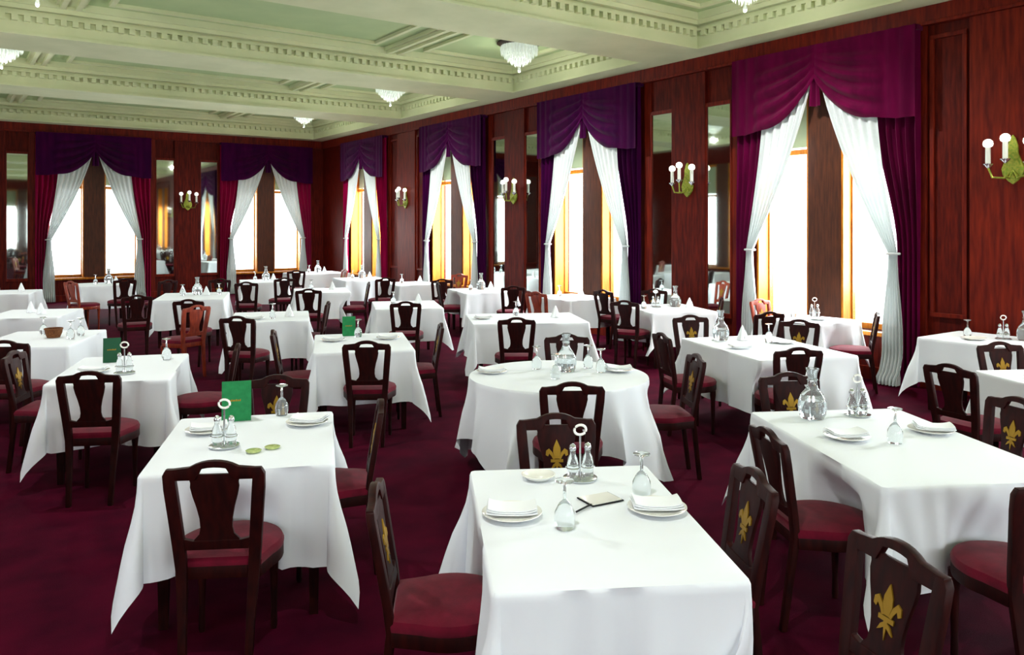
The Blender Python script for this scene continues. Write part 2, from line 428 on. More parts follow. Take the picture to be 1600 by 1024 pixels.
# ------------------------------------------------------------------ sconces (x along wall, +y into the wall)
def make_sconce():
    r = empty('wall_sconce')
    pts = [(0, 0.0), (0.05, 0.04), (0.10, 0.10), (0.115, 0.17), (0.085, 0.25), (0.055, 0.33), (0.05, 0.42), (0.025, 0.50), (0, 0.54)]
    poly = pts + [(-x, z) for x, z in pts[-2:0:-1]]
    MB().prism(poly, -0.03, 0.0).build('backplate', M['brass'], r, bevel=0.008)
    for (x, out, zt) in ((-0.20, -0.14, 0.24), (0.0, -0.20, 0.28), (0.20, -0.14, 0.24)):
        p = [(0, -0.02, 0.16), (x*0.35, out*0.5, 0.07), (x*0.8, out*0.95, 0.08), (x, out, zt-0.05)]
        MB().tube(p, 0.012, 8).build('arm', M['brass'], r, smooth=True)
        MB().lathe([(0.012, zt-0.06), (0.05, zt-0.02), (0.052, zt-0.012), (0.02, zt-0.005)], 14, x, out).build('drip_pan', M['silver'], r, smooth=True)
        MB().lathe([(0.026, zt-0.005), (0.026, zt+0.17)], 12, x, out).build('candle', M['candle'], r, smooth=True)
        MB().lathe([(0.018, zt+0.165), (0.044, zt+0.18), (0.052, zt+0.205), (0.046, zt+0.235), (0.025, zt+0.255), (0.004, zt+0.26)], 14, x, out)\
            .build('globe', M['globe'], r, smooth=True)
    return r
sp = make_sconce()
SD = ['three light brass sconce nearest the far corner', 'brass wall sconce between the second and third windows',
      'green gilt sconce between two tall mirrors near the front', 'large green gilt three light sconce at the right edge']
for y, t in zip(SCONCE_Y, SD):
    place(sp, (X1-0.05, y, 2.36), -PI/2, t, 'sconce', 'wall sconces')
place(sp, (5.55, Y1-0.05, 2.36), 0, 'brass sconce between the mirrors on the far wall', 'sconce', 'wall sconces')

# ------------------------------------------------------------------ crystal ceiling lights
def make_chandelier():
    r = empty('crystal_ceiling_light')
    MB().lathe([(0.02, 0), (0.44, 0), (0.46, -0.03), (0.40, -0.06), (0.05, -0.07)], 28).build('ceiling_plate', M['bronze'], r, smooth=True)
    def tier(rad, z0, ln, cnt, ph):
        mb = MB()
        for k in range(cnt):
            a = 2*PI*(k+ph)/cnt; x, y = rad*math.cos(a), rad*math.sin(a); w = 0.026
            vs = [(x, y, z0), (x+w, y, z0-ln*0.4), (x, y+w, z0-ln*0.4), (x-w, y, z0-ln*0.4), (x, y-w, z0-ln*0.4), (x, y, z0-ln)]
            mb.add(vs, [(0,1,2),(0,2,3),(0,3,4),(0,4,1),(5,2,1),(5,3,2),(5,4,3),(5,1,4)])
        return mb
    for i, (rad, z0, ln, cnt) in enumerate(((0.37, -0.06, 0.20, 34), (0.30, -0.10, 0.22, 30), (0.24, -0.20, 0.18, 24), (0.17, -0.26, 0.17, 18), (0.09, -0.32, 0.15, 10))):
        tier(rad, z0, ln, cnt, 0.5*(i % 2)).build('crystal_tier', M['crystal'], r)
    MB().lathe([(0.36, -0.07), (0.30, -0.17), (0.2, -0.28), (0.06, -0.36)], 24).build('crystal_bowl', M['crystal'], r, smooth=True)
    MB().lathe([(0.004, -0.38), (0.010, -0.47), (0.028, -0.50), (0.034, -0.53), (0.022, -0.56), (0.004, -0.57)], 12).build('finial', M['crystal'], r, smooth=True)
    return r
ch_p = make_chandelier()
for (x, y, t) in ((7.9, 6.3, 'crystal ceiling light cut off by the top edge'), (7.9, 10.95, 'largest crystal ceiling light hanging near the middle'),
                  (7.85, 15.6, 'second crystal ceiling light towards the far corner'), (7.7, 20.25, 'smallest crystal ceiling light by the far corner'),
                  (0.80, 15.6, 'crystal ceiling light at the left edge of the ceiling'),
                  (0.92, 10.95, 'crystal ceiling light hidden above the left foreground'), (0.92, 6.3, 'crystal ceiling light above the front left table'),
                  (7.9, 1.65, 'crystal ceiling light above the right front corner'), (0.92, 1.65, 'crystal ceiling light above the camera')):
    c_ = place(ch_p, (x, y, ZC), 0, t, 'ceiling light', 'crystal ceiling lights'); c_.scale = (0.82, 0.82, 0.9)
    ld = bpy.data.lights.new('lamp', 'SPOT'); ld.energy = CHANDELIER_W if x > 4 else CHANDELIER_W*0.62; ld.shadow_soft_size = 0.05; ld.color = (1, 0.99, 0.97)
    ld.spot_size = math.radians(165); ld.spot_blend = 1.0
    l2 = bpy.data.lights.new('lamp_glow', 'POINT'); l2.energy = 17.0; l2.shadow_soft_size = 0.04; l2.color = (1, 0.97, 0.88)
    lo = bpy.data.objects.new('lamp_glow', l2); COL.objects.link(lo); lo.location = (x, y, ZC-0.60)
    lo = bpy.data.objects.new('lamp', ld); COL.objects.link(lo); lo.location = (x, y, ZC-0.62)

# ------------------------------------------------------------------ chairs (sitter faces +y, origin under the seat)
def lean(z): return -0.195 - max(0, z-0.46)*0.17 - max(0, 0.46-z)*0.12
def make_chair(wood):
    r = empty('dining_chair')
    sh = lambda x, y, z: (x, y+lean(z), z)
    for s in (-1, 1):                       # rear leg running up into the back post
        out = [(0.150, 0), (0.165, 0.44), (0.170, 0.55), (0.186, 0.80), (0.190, 0.845), (0.180, 0.885)]
        inn = [(0.155, 0.845), (0.150, 0.80), (0.135, 0.55), (0.128, 0.44), (0.118, 0)]
        poly = [(s*(x+0.017), z) for x, z in out] + [(s*x, z) for x, z in inn]
        mb = MB(); k = len(out)
        sec = [(0.0, 0.118, 0.150), (0.22, 0.122, 0.158), (0.44, 0.126, 0.174), (0.55, 0.132, 0.184), (0.68, 0.142, 0.195), (0.80, 0.152, 0.206), (0.865, 0.158, 0.208), (0.888, 0.162, 0.196)]
        vs = []; fs = []
        for (z, a, b) in sec:
            t = 0.016
            vs += [sh(s*a, -t, z), sh(s*b, -t, z), sh(s*b, t, z), sh(s*a, t, z)]
        for i in range(len(sec)-1):
            for q in range(4): fs.append((i*4+q, i*4+(q+1) % 4, i*4+4+(q+1) % 4, i*4+4+q))
        fs += [(0, 1, 2, 3), tuple(4*(len(sec)-1)+q for q in (0, 1, 2, 3))]
        mb.add(vs, fs).build('back_leg', wood, r, bevel=0.006, smooth=True)
    # top rail with its arch and hand slot
    xs = [-0.195, -0.165, -0.13, -0.10, -0.075, -0.05, -0.025, 0, 0.025, 0.05, 0.075, 0.10, 0.13, 0.165, 0.195]
    def up(x): return 0.892 + 0.030*max(0, 1-(abs(x)/0.105)**2.2) + (0.004 if abs(x) < 0.15 else 0)
    def lo(x): return 0.842 if abs(x) > 0.07 else 0.886 + 0.010*(1-(x/0.07)**2)
    vs = []; fs = []
    for x in xs:
        for (z, y) in ((lo(x), -0.015), (up(x), -0.015), (up(x), 0.015), (lo(x), 0.015)): vs.append(sh(x, y, z))
    for i in range(len(xs)-1):
        for q in range(4): fs.append((i*4+q, i*4+(q+1) % 4, i*4+4+(q+1) % 4, i*4+4+q))
    fs += [(0, 1, 2, 3), tuple(4*(len(xs)-1)+q for q in (0, 1, 2, 3))]
    MB().add(vs, fs).build('top_rail', wood, r, bevel=0.005, smooth=True)
    half = [(0.062, 0.862), (0.092, 0.868), (0.108, 0.856), (0.098, 0.83), (0.100, 0.81), (0.092, 0.77), (0.078, 0.72), (0.068, 0.67), (0.066, 0.63), (0.072, 0.60), (0.092, 0.578), (0.104, 0.55)]
    secs = [(z, x) for x, z in half[2:]]
    vs = []; fs = []
    vs_h = [(0.866, 0.108)] + secs[1:]
    for (z, x) in vs_h:
        for (xx, y) in ((-x, -0.008), (x, -0.008), (x, 0.008), (-x, 0.008)): vs.append(sh(xx, y, z))
    for i in range(len(vs_h)-1):
        for q in range(4): fs.append((i*4+q, i*4+(q+1) % 4, i*4+4+(q+1) % 4, i*4+4+q))
    fs += [(0, 1, 2, 3), tuple(4*(len(vs_h)-1)+q for q in (0, 1, 2, 3))]
    sp_ = MB().add(vs, fs).build('splat', wood, r, bevel=0.003, smooth=True)
    # gold fleur-de-lis on the sitter's side of the splat
    fl_ = MB()
    def leaf(poly): fl_.prism(poly, 0.008, 0.013, sh)
    zc = 0.70
    leaf([(0, zc+0.095), (0.018, zc+0.055), (0.020, zc+0.03), (0.010, zc), (-0.010, zc), (-0.020, zc+0.03), (-0.018, zc+0.055)])
    for s in (-1, 1):
        leaf([(s*0.010, zc), (s*0.022, zc+0.03), (s*0.040, zc+0.050), (s*0.056, zc+0.040), (s*0.058, zc+0.018), (s*0.046, zc+0.012), (s*0.040, zc+0.026), (s*0.028, zc+0.012), (s*0.020, zc-0.004)])
        leaf([(s*0.004, zc-0.018), (s*0.020, zc-0.030), (s*0.032, zc-0.052), (s*0.020, zc-0.046), (s*0.006, zc-0.036)])
    leaf([(-0.032, zc-0.018), (0.032, zc-0.018), (0.032, zc-0.004), (-0.032, zc-0.004)])
    leaf([(-0.008, zc-0.018), (0.008, zc-0.018), (0.0, zc-0.075)])
    fl_.build('fleur_de_lis', M['gold'], sp_)
    MB().prism([(-0.145, 0.530), (0.145, 0.530), (0.150, 0.600), (0.132, 0.580), (0.10, 0.572), (-0.10, 0.572), (-0.132, 0.580), (-0.150, 0.600)], -0.013, 0.013, sh)\
        .build('lower_rail', wood, r, bevel=0.004)
    # seat
    def outline(k, m=28):
        pts = []
        for i in range(m+1):
            a = -0.15*PI + 1.30*PI*i/m
            pts.append((k*0.232*math.cos(a), 0.02+k*0.235*math.sin(a)))
        pts += [(-k*0.178, -0.195), (k*0.178, -0.195)]
        return pts
    MB().slab(outline(1.0), 0.395, 0.450).build('seat_frame', wood, r, bevel=0.006, smooth=True)
    cu = MB(); rings = [(1.0, 0.450), (1.01, 0.468), (0.97, 0.486), (0.80, 0.500), (0.45, 0.508)]
    vs = []; fs = []; m = len(outline(1))
    for (k, z) in rings:
        vs += [(x*k, 0.01+(y-0.01)*k, z) for x, y in outline(1.0)]
    for j in range(len(rings)-1):
        for i in range(m): fs.append((j*m+i, j*m+(i+1) % m, (j+1)*m+(i+1) % m, (j+1)*m+i))
    fs += [tuple(range(m-1, -1, -1)), tuple(range((len(rings)-1)*m, len(rings)*m))]
    cu.add(vs, fs).build('seat_cushion', M['seat'], r, smooth=True)
    for s in (-1, 1):
        MB().lathe([(0.013, 0), (0.016, 0.02), (0.014, 0.10), (0.020, 0.30), (0.026, 0.36), (0.026, 0.40)], 10, s*0.165, 0.165).build('leg', wood, r, smooth=True)
    return r
chair_p = make_chair(M['chairwood']); chair_r = make_chair(M['chairwood2'])
SEATS = []
def chair(u, d, face, label, red=False, push=0.0):
    """u,d: where the top of the back stands; face: way the sitter looks, degrees anticlockwise from straight ahead"""
    a = math.radians(face); base = P(u, d); rz = a - YAW
    f = Vector((-math.sin(rz), math.cos(rz), 0))
    SEATS.append(Matrix.Translation(base + f*(0.27-push)) @ Matrix.Rotation(rz, 4, 'Z'))
    place(chair_r if red else chair_p, base + f*(0.27-push), rz, label, 'chair', 'splat back dining chairs')

# ------------------------------------------------------------------ tables and cloths
TZ = 0.745
def table_frame(w, l):
    r = empty('dining_table')
    MB().box(-w/2, w/2, -l/2, l/2, TZ-0.022, TZ).build('tabletop', M['chairwood'], r, bevel=0.004)
    for sx in (-1, 1):
        for sy in (-1, 1):
            MB().tbox(sx*(w/2-0.07), sy*(l/2-0.07), 0, TZ-0.03, 0.02, 0.032).build('leg', M['chairwood'], r)
    return r
def round_frame(rad):
    r = empty('dining_table')
    MB().lathe([(0.01, TZ-0.03), (rad, TZ-0.03), (rad, TZ), (0.01, TZ)], 40).build('tabletop', M['chairwood'], r)
    MB().lathe([(0.05, 0.05), (0.07, 0.2), (0.05, 0.45), (0.08, TZ-0.03)], 16).build('pedestal', M['chairwood'], r, smooth=True)
    for k in range(4):
        a = PI/4+k*PI/2
        MB().tube([(0.04*math.cos(a), 0.04*math.sin(a), 0.10), (0.2*math.cos(a), 0.2*math.sin(a), 0.08), (0.36*math.cos(a), 0.36*math.sin(a), 0.022)], [0.03, 0.026, 0.018], 8).build('foot', M['chairwood'], r, smooth=True)
    return r
def cloth_mesh(w, l, h, rnd, round_r=None, fine=True):
    """linen over a table: straight skirts with soft waves, a hanging flute at every corner"""
    Z = TZ+0.004; per = []      # (base x, base y, function r -> (ox, oy, z), length)
    step = 0.035 if fine else 0.06; nc = 14 if fine else 9; flr = 0.70
    if round_r is None:
        rc = 0.025
        corners = [(1, -1), (1, 1), (-1, 1), (-1, -1)]
        amps = [(rnd.uniform(0.16, 0.34), rnd.uniform(0.05, 0.13)) for _ in range(4)]
        for ci, (sx, sy) in enumerate(corners):
            a0 = {(1, -1): -PI/2, (1, 1): 0, (-1, 1): PI/2, (-1, -1): PI}[(sx, sy)]
            cx, cy = sx*(w/2-rc), sy*(l/2-rc); A, B = amps[ci]
            hs0, hs1 = rnd.uniform(0.95, 1.04), 1
            for k in range(nc+1):
                phi = PI/2*k/nc; psi = phi-PI/4; ang = a0+phi
                L = h/max(math.cos(phi), math.sin(phi))
                ed = (math.cos(a0+PI/4), math.sin(a0+PI/4)); et = (-ed[1], ed[0])
                dl = 0.045
                xd = dl*0.707 + (A-dl*0.707)*math.cos(2*psi)**2
                xt = dl*0.707*math.sin(psi)/math.sin(PI/4) + B*math.sin(4*psi)
                ox, oy = ed[0]*xd+et[0]*xt, ed[1]*xd+et[1]*xt
                per.append((cx+rc*math.cos(ang), cy+rc*math.sin(ang), ox, oy, 0, 0, min(L, flr/math.sqrt(max(0.1, 1-xd*xd-xt*xt)))))
            # straight run to the next corner
            nx, ny = [(1, 0), (0, 1), (-1, 0), (0, -1)][ci]
            length = (l if nx else w)-2*rc; cnt = int(length/step)
            tx, ty = -ny, nx
            x_, y_ = cx+rc*math.cos(a0+PI/2), cy+rc*math.sin(a0+PI/2)
            ph = rnd.uniform(0, 6.28); kf = rnd.uniform(1.0, 2.2); am = rnd.uniform(0.04, 0.10); kg = rnd.uniform(2.5, 4.5); ag = rnd.uniform(0.02, 0.05)
            for k in range(1, cnt):
                t = k/cnt; env = math.sin(PI*t)**0.7
                o = 0.045 + env*(am*math.sin(2*PI*kf*t+ph) + ag*math.sin(2*PI*kg*t+ph*2))
                per.append((x_+tx*length*t, y_+ty*length*t, nx*o, ny*o, 0, 0, h*(1+0.02*math.sin(7*t+ph))))
    else:
        n = 120; ph = rnd.uniform(0, 6.28); ph = 0.35
        for k in range(n):
            a = 2*PI*k/n; q = (a-ph) % (PI/2)
            L = min((round_r+h)/max(math.cos(q), math.sin(q))-round_r, flr+0.02)
            c = math.cos(4*(a-ph)-PI)          # 1 at the corners of the square cloth
            o = 0.12 + 0.09*c + 0.10*math.sin(12*a+1.0) + 0.05*math.sin(19*a+2.0)
            tt = 0.11*math.cos(12*a+1.0)
            per.append((round_r*math.cos(a), round_r*math.sin(a), o*math.cos(a)-tt*math.sin(a), o*math.sin(a)+tt*math.cos(a), 0, 0, L))
    N = len(per); vs = []; fs = []
    def ring(pts):
        vs.extend(pts)
    for k in (0.0, 0.45, 0.8, 0.985):        # top
        ring([(x*k, y*k, Z+0.004+0.0012*math.sin(9*x*k+4*y*k)) for (x, y, *_ ) in per])
    ring([(x, y, Z+0.003) for (x, y, *_ ) in per])
    fr = [0.02, 0.06, 0.14, 0.26, 0.40, 0.55, 0.70, 0.85, 1.0] if fine else [0.03, 0.12, 0.26, 0.48, 0.74, 1.0]
    for t in fr:
        pts = []
        for (x, y, ox, oy, _, _, L) in per:
            r_ = t*L; g = smooth(t*1.6)*0.75+0.25; ex, ey = ox*g, oy*g
            d2 = min(0.9, ex*ex+ey*ey)
            e = 0.006
            mag = math.hypot(ex, ey) or 1
            pts.append((x+ex*r_+ex/mag*e, y+ey*r_+ey/mag*e, Z-r_*math.sqrt(1-d2)))
        ring(pts)
    R = len(vs)//N
    for j in range(R-1):
        for i in range(N):
            a, b = j*N+i, j*N+(i+1) % N
            fs.append((a, b, b+N, a+N))
    mb = MB().add(vs, fs)
    me = mb.mesh('tablecloth', M['cloth'], smooth=False, recalc=False)
    bm = bmesh.new(); bm.from_mesh(me); bmesh.ops.remove_doubles(bm, verts=bm.verts, dist=0.0004)
    bmesh.ops.recalc_face_normals(bm, faces=bm.faces); bm.to_mesh(me); bm.free()
    me.polygons.foreach_set('use_smooth', [True]*len(me.polygons)); me.set_sharp_from_angle(angle=math.radians(60))
    return me

# key: u, d, width, length, turn (deg), drop of the cloth, words
TABLES = {
 'T1': (-1.42, 4.36, 0.88, 1.15, 13, 0.48, 'front left table with the tall green menu'),
 'T2': (0.29, 3.20, 0.84, 1.28, 6, 0.48, 'front centre table nearest the camera'),
 'T3': (2.03, 4.32, 0.95, 1.46, 6, 0.46, 'front right table with the water carafe'),
 'T4': (0.36, 6.25, 0, 0, 0, 0.46, 'round table in the middle of the room'),
 'T5': (-3.17, 6.58, 0.85, 1.30, 16, 0.48, 'second table from the front on the left'),
 'T6': (-1.50, 8.05, 0.92, 1.30, 13, 0.48, 'middle aisle table with the small green menu'),
 'T7': (-1.56, 11.9, 0.95, 1.25, 12, 0.46, 'table behind the middle aisle table'),
 'T8': (0.16, 10.15, 1.40, 1.15, 8, 0.46, 'wide table behind the round table'),
 'T9': (2.42, 7.75, 1.00, 1.45, 15, 0.48, 'long table before the nearest window table'),
 'T10': (3.68, 10.05, 0.85, 0.95, 35.3, 0.44, 'table set against the nearest window'),
 'T11': (-3.1, 10.35, 0.95, 1.2, 15, 0.46, 'table behind the small chair left of centre'),
 'T12': (-4.85, 8.3, 0.9, 1.3, 12, 0.46, 'left edge table with the wicker basket'),
 'T13': (-6.35, 10.7, 0.9, 1.2, 14, 0.46, 'left edge table behind the wicker basket table'),
 'T14': (-8.9, 14.2, 0.9, 1.1, 20, 0.44, 'farthest table at the left edge'),
 'T15': (-5.3, 13.4, 1.05, 1.5, 16, 0.46, 'table in front of the far wall mirror'),
 'T16': (-8.2, 16.2, 0.95, 1.1, 35.3, 0.44, 'table before the leftmost far window'),
 'T17': (-3.45, 14.6, 0.95, 1.2, 16, 0.46, 'far table left of the aisle'),
 'T18': (-5.3, 17.2, 0.95, 1.1, 20, 0.44, 'far table before the corner window of the far wall'),
 'T19': (-4.9, 20.2, 1.3, 1.2, 35.3, 0.44, 'farthest table standing in the corner'),
 'T20': (-3.35, 17.9, 1.0, 1.2, 25, 0.44, 'far table before the narrow window'),
 'T21': (-2.05, 16.4, 0.95, 1.1, 30, 0.44, 'far table left of the third window'),
 'T22': (-0.55, 14.6, 0.95, 1.2, 20, 0.44, 'table before the third window on the right'),
 'T23': (0.98, 13.2, 0.95, 1.1, 35.3, 0.44, 'table before the second window on the right'),
 'T24': (2.2, 11.4, 0.95, 1.2, 12, 0.44, 'table in front of the two tall mirrors'),
 'T25': (4.95, 8.15, 0.90, 1.25, 35.3, 0.46, 'table below the large right hand sconce'),
 'T26': (4.25, 6.0, 1.0, 1.0, 6, 0.46, 'right edge table with one round plate'),
}
# ------------------------------------------------------------------ chairs in their places
A = 'dark mahogany splat back chair '
chair(-1.25, 3.40, 6, A+'at the near end of the front left table', push=0.03)
chair(-0.74, 4.55, 100, A+'at the aisle side of the front left table')
chair(-1.55, 5.32, 190, A+'with emblem at the far end of the front left table')
chair(-0.52, 3.05, -86, A+'with emblem left of the front centre table')
chair(0.23, 4.22, 184, A+'with emblem behind the front centre table')
chair(0.98, 3.25, 96, A+'at the right side of the front centre table')
chair(1.20, 2.50, 106, A+'turned towards us at the bottom right corner')
chair(1.24, 3.92, -84, A+'at the left side of the front right table')
chair(1.86, 5.42, 184, A+'with gold emblem behind the water carafe table')
chair(2.14, 3.12, 4, A+'cut off at the near end of the front right table')
chair(2.90, 4.62, 105, A+'at the right side of the front right table')
chair(0.38, 5.08, 2, A+'seen from behind before the round table')
chair(0.50, 7.36, 182, A+'on the far side of the round table')
chair(1.42, 6.2, 95, A+'at the right side of the round table')
chair(-2.87, 5.46, 8, A+'at the near end of the second left table')
chair(-3.93, 6.35, -80, A+'at the left side of the second left table')
chair(-2.30, 6.75, 104, A+'at the right side of the second left table')
chair(-1.25, 6.92, 4, A+'before the middle aisle table')
chair(-0.72, 8.2, 100, A+'edge on at the right of the middle aisle table')
chair(-2.27, 7.65, -78, A+'edge on at the left of the middle aisle table')
chair(-1.40, 10.6, 6, A+'at the table behind the middle aisle table')
chair(0.05, 8.72, 2, A+'before the wide table behind the round table')
chair(1.38, 7.45, -78, A+'at the left side of the long right table')
chair(2.33, 6.55, 6, A+'at the near end of the long right table')
chair(1.98, 8.95, 188, A+'at the far end of the long right table')
chair(2.98, 9.32, 20, A+'before the nearest window table')
chair(3.04, 8.52, 150, A+'at the right side of the long right table')
chair(4.22, 9.3, 70, A+'with bright crimson seat beside the nearest window drape')
chair(3.38, 11.0, -145, 'reddish mahogany chair against the nearest window reveal', True)
chair(1.50, 10.75, -30, A+'with crimson seat left of the mirror table')
chair(1.42, 12.6, -50, A+'farther left of the mirror table')
chair(2.92, 11.2, 80, A+'at the right of the mirror table')
chair(2.25, 12.75, 170, A+'behind the mirror table')
chair(0.02, 13.4, 10, A+'right of the third window table')
chair(0.36, 12.2, -40, 'reddish mahogany chair before the second window table', True)
chair(-1.32, 15.2, 10, A+'by the far table left of the third window')
chair(-1.32, 14.35, -76, A+'left of the third window table')
chair(-2.45, 15.6, 30, A+'before the far table near the narrow window')
chair(-1.1, 16.9, 150, 'reddish mahogany chair behind the far table left of the third window', True)
chair(-3.22, 12.75, 8, A+'before the far table left of the aisle')
chair(-2.55, 14.35, 104, A+'right of the far table left of the aisle')
chair(-2.42, 10.6, 96, A+'right of the table left of centre')
chair(-3.02, 8.85, -6, A+'pulled back from the table left of centre')
chair(-4.75, 14.4, 10, A+'facing the corner window of the far wall')
chair(-4.4, 15.6, 30, A+'at the far table before the corner window')
chair(-3.9, 18.8, 120, 'reddish mahogany chair before the corner table', True)
chair(-4.9, 18.3, 20, A+'before the corner table')
chair(-4.38, 10.9, 6, A+'before the table facing the far mirror')
chair(-3.95, 10.1, 60, 'reddish mahogany chair beside the table facing the far mirror', True)
chair(-5.4, 11.6, 30, A+'standing dark before the far left tables')
chair(-5.55, 15.3, 190, A+'behind the table facing the far mirror')
chair(-7.35, 15.3, 40, A+'right of the leftmost far window table')
chair(-8.0, 14.6, -30, 'reddish mahogany chair left of the leftmost far window table', True)
chair(-6.4, 15.0, 60, A+'between the far mirror and the leftmost far window')
chair(-4.38, 6.95, 5, A+'cut off at the left edge')
chair(4.15, 6.86, 186, A+'with gold emblem below the large right hand sconce')
chair(3.12, 5.75, -65, A+'at the left side of the right edge table')

rnd = random.Random(11)
for k, (u, d, w, l, rot, h, words) in TABLES.items():
    loc = P(u, d); rz = math.radians(rot)-YAW
    if k == 'T4':
        t = round_frame(0.68); me = cloth_mesh(0, 0, h, rnd, 0.69)
    else:
        t = table_frame(w-0.05, l-0.05); me = cloth_mesh(w, l, h, rnd, None, d < 9.5)
    t.location = loc; t.rotation_euler = (0, 0, rz)
    tag(t, 'dark wood legs under the ' + words, 'table', 'dining tables')
    # a pushed-in seat presses the hanging linen back under the table
    mw = Matrix.Translation(loc) @ Matrix.Rotation(rz, 4, 'Z'); near = [q for q in SEATS if (q.translation-loc).length < 1.6]
    for q in near:
        qi = q.inverted() @ mw; back = qi.inverted()
        for v in me.vertices:
            p = qi @ v.co
            if p.z > 0.68 or not -0.26 < p.y < 0.30 or abs(p.x) > 0.36: continue
            ax = abs(p.x); fr_ = 0.03+0.245*math.sqrt(max(0, 1-(min(ax, 0.24)/0.245)**2))+0.012
            k_ = (1-smooth((ax-0.25)/0.11))*min(1, (0.68-p.z)/0.165)
            p.y += max(0, fr_-p.y)*k_; v.co = back @ p
    c = link('tablecloth', me); c.location = loc; c.rotation_euler = (0, 0, rz)
    tag(c, 'white linen cloth on the ' + words, 'tablecloth', 'white tablecloths')

# ------------------------------------------------------------------ things on the tables
TOP = TZ+0.0115
def make_goblet():
    # standing upside down, foot in the air
    return MB().lathe([(0.034, 0.0), (0.040, 0.03), (0.038, 0.065), (0.022, 0.095), (0.007, 0.11), (0.006, 0.165), (0.012, 0.172), (0.036, 0.178), (0.036, 0.183), (0.003, 0.186)], 18).build('goblet', M['glass'], smooth=True)
def make_carafe():
    r = empty('carafe')
    b = MB().lathe([(0.02, 0), (0.062, 0.0), (0.074, 0.02), (0.080, 0.055), (0.076, 0.09), (0.060, 0.122), (0.036, 0.148), (0.027, 0.17), (0.025, 0.20), (0.027, 0.225), (0.038, 0.25), (0.036, 0.252), (0.022, 0.225), (0.020, 0.19)], 24, cap=False).build('body', M['glass'], r, smooth=True)
    MB().lathe([(0.005, 0.012), (0.066, 0.012), (0.070, 0.04), (0.066, 0.09), (0.005, 0.091)], 20).build('water', M['glass'], r, smooth=True)
    MB().lathe([(0.026, 0.188), (0.031, 0.194), (0.026, 0.200)], 18, cap=False).build('neck_ring', M['glass'], r, smooth=True)
    return r
def make_stand():
    r = empty('cruet_stand')
    MB().lathe([(0.01, 0.0), (0.075, 0.0), (0.078, 0.008), (0.070, 0.012), (0.01, 0.013)], 24).build('tray', M['silver'], r, smooth=True)
    MB().tube([(0, 0, 0.012), (0, 0, 0.20)], 0.005, 8).build('stem', M['silver'], r, smooth=True)
    MB().tube([(0.028*math.cos(2*PI*k/18), 0, 0.222+0.022*math.sin(2*PI*k/18)) for k in range(18)], 0.006, 8, True).build('ring_handle', M['china'], r, smooth=True)
    for s in (-1, 1):
        MB().tube([(s*0.036+0.031*math.cos(2*PI*k/16), 0.031*math.sin(2*PI*k/16), 0.055) for k in range(16)], 0.003, 6, True).build('bottle_ring', M['silver'], r, smooth=True)
    return r
def make_bottle():
    r = empty('cruet_bottle')
    MB().lathe([(0.005, 0), (0.026, 0), (0.027, 0.05), (0.022, 0.085), (0.013, 0.10), (0.013, 0.118)], 14).build('body', M['glass'], r, smooth=True)
    MB().lathe([(0.015, 0.118), (0.017, 0.128), (0.012, 0.142), (0.004, 0.148)], 12).build('stopper', M['silver'], r, smooth=True)
    return r
def make_plate(rad=0.12, m='china'):
    return MB().lathe([(0.01, 0.0), (rad*0.6, 0.0), (rad*0.68, 0.004), (rad, 0.018), (rad*0.99, 0.021), (rad*0.68, 0.009), (0.01, 0.006)], 32).build('plate', M[m], smooth=True)
def make_napkin():
    r = empty('folded_napkin')
    for i in range(3):
        def fn(a, b, i=i):
            x = (a-0.5)*(0.20-0.006*i); y = (b-0.5)*(0.13-0.006*i)
            return (x, y, 0.006*i + 0.010 + 0.012*abs(2*a-1)**3*(1 if i else 0.6) + 0.003*math.sin(b*PI))
        MB().grid(fn, 12, 6).build('fold', M['napkin'], r, smooth=True, solid=0.004)
    return r
def make_stand_napkin():
    r = empty('standing_napkin')
    def fn(a, b):
        q = 2*PI*a; rad = 0.055*(1-b)**0.8+0.004; f = 1+0.18*math.sin(5*q)*(1-b)
        return (rad*f*math.cos(q), rad*f*math.sin(q)*0.7, 0.15*b)
    MB().grid(fn, 30, 8).build('cone', M['napkin'], r, smooth=True)
    MB().add([(0.0, -0.045, 0.02), (0.05, -0.03, 0.03), (0.03, -0.012, 0.10), (0.0, -0.03, 0.02), (0.05, -0.015, 0.03), (0.03, 0.0, 0.10)], [(0, 1, 2), (5, 4, 3), (0, 3, 4, 1), (1, 4, 5, 2), (2, 5, 3, 0)]).build('flap', M['napkin'], r)
    return r
def make_menu(m, hgt=0.20, wid=0.135):
    r = empty('menu_card')
    for s in (-1, 1):
        def fn(x, y, z, s=s): return (x, s*(0.006+(hgt-z)*0.24)+y, z)
        c = MB().prism([(-wid/2, 0), (wid/2, 0), (wid/2, hgt), (-wid/2, hgt)], -0.0015, 0.0015, fn).build('cover', M[m], r)
        if s < 0:
            t = MB(); x = -wid*0.26
            for q, ww in enumerate((0.010, 0.007, 0.011, 0.008, 0.009, 0.007)):
                t.prism([(x, hgt*0.50), (x+ww, hgt*0.50), (x+ww, hgt*0.54+0.004*(q % 2)), (x, hgt*0.54)], -0.0025, -0.0014, fn); x += ww+0.003
            t.build('gilt_title', M['gold'], c)
    return r
gob_p, car_p, st_p, bo_p = make_goblet(), make_carafe(), make_stand(), make_bottle()
pl_p, nap_p, sn_p = make_plate(), make_napkin(), make_stand_napkin()
def on(u, d, z=TOP): return P(u, d, z)
def rzd(a): return math.radians(a)-YAW
def goblet(u, d, where): place(gob_p, on(u, d), 0, 'upturned stemmed glass ' + where, 'glass', 'upturned glasses')
def carafe(u, d, where): place(car_p, on(u, d), 0, 'clear glass water carafe ' + where, 'carafe', 'water carafes').scale = (1.05, 1.05, 1.18)
def plate(u, d, where): place(pl_p, on(u, d), 0, 'white plate ' + where, 'plate', 'white plates')
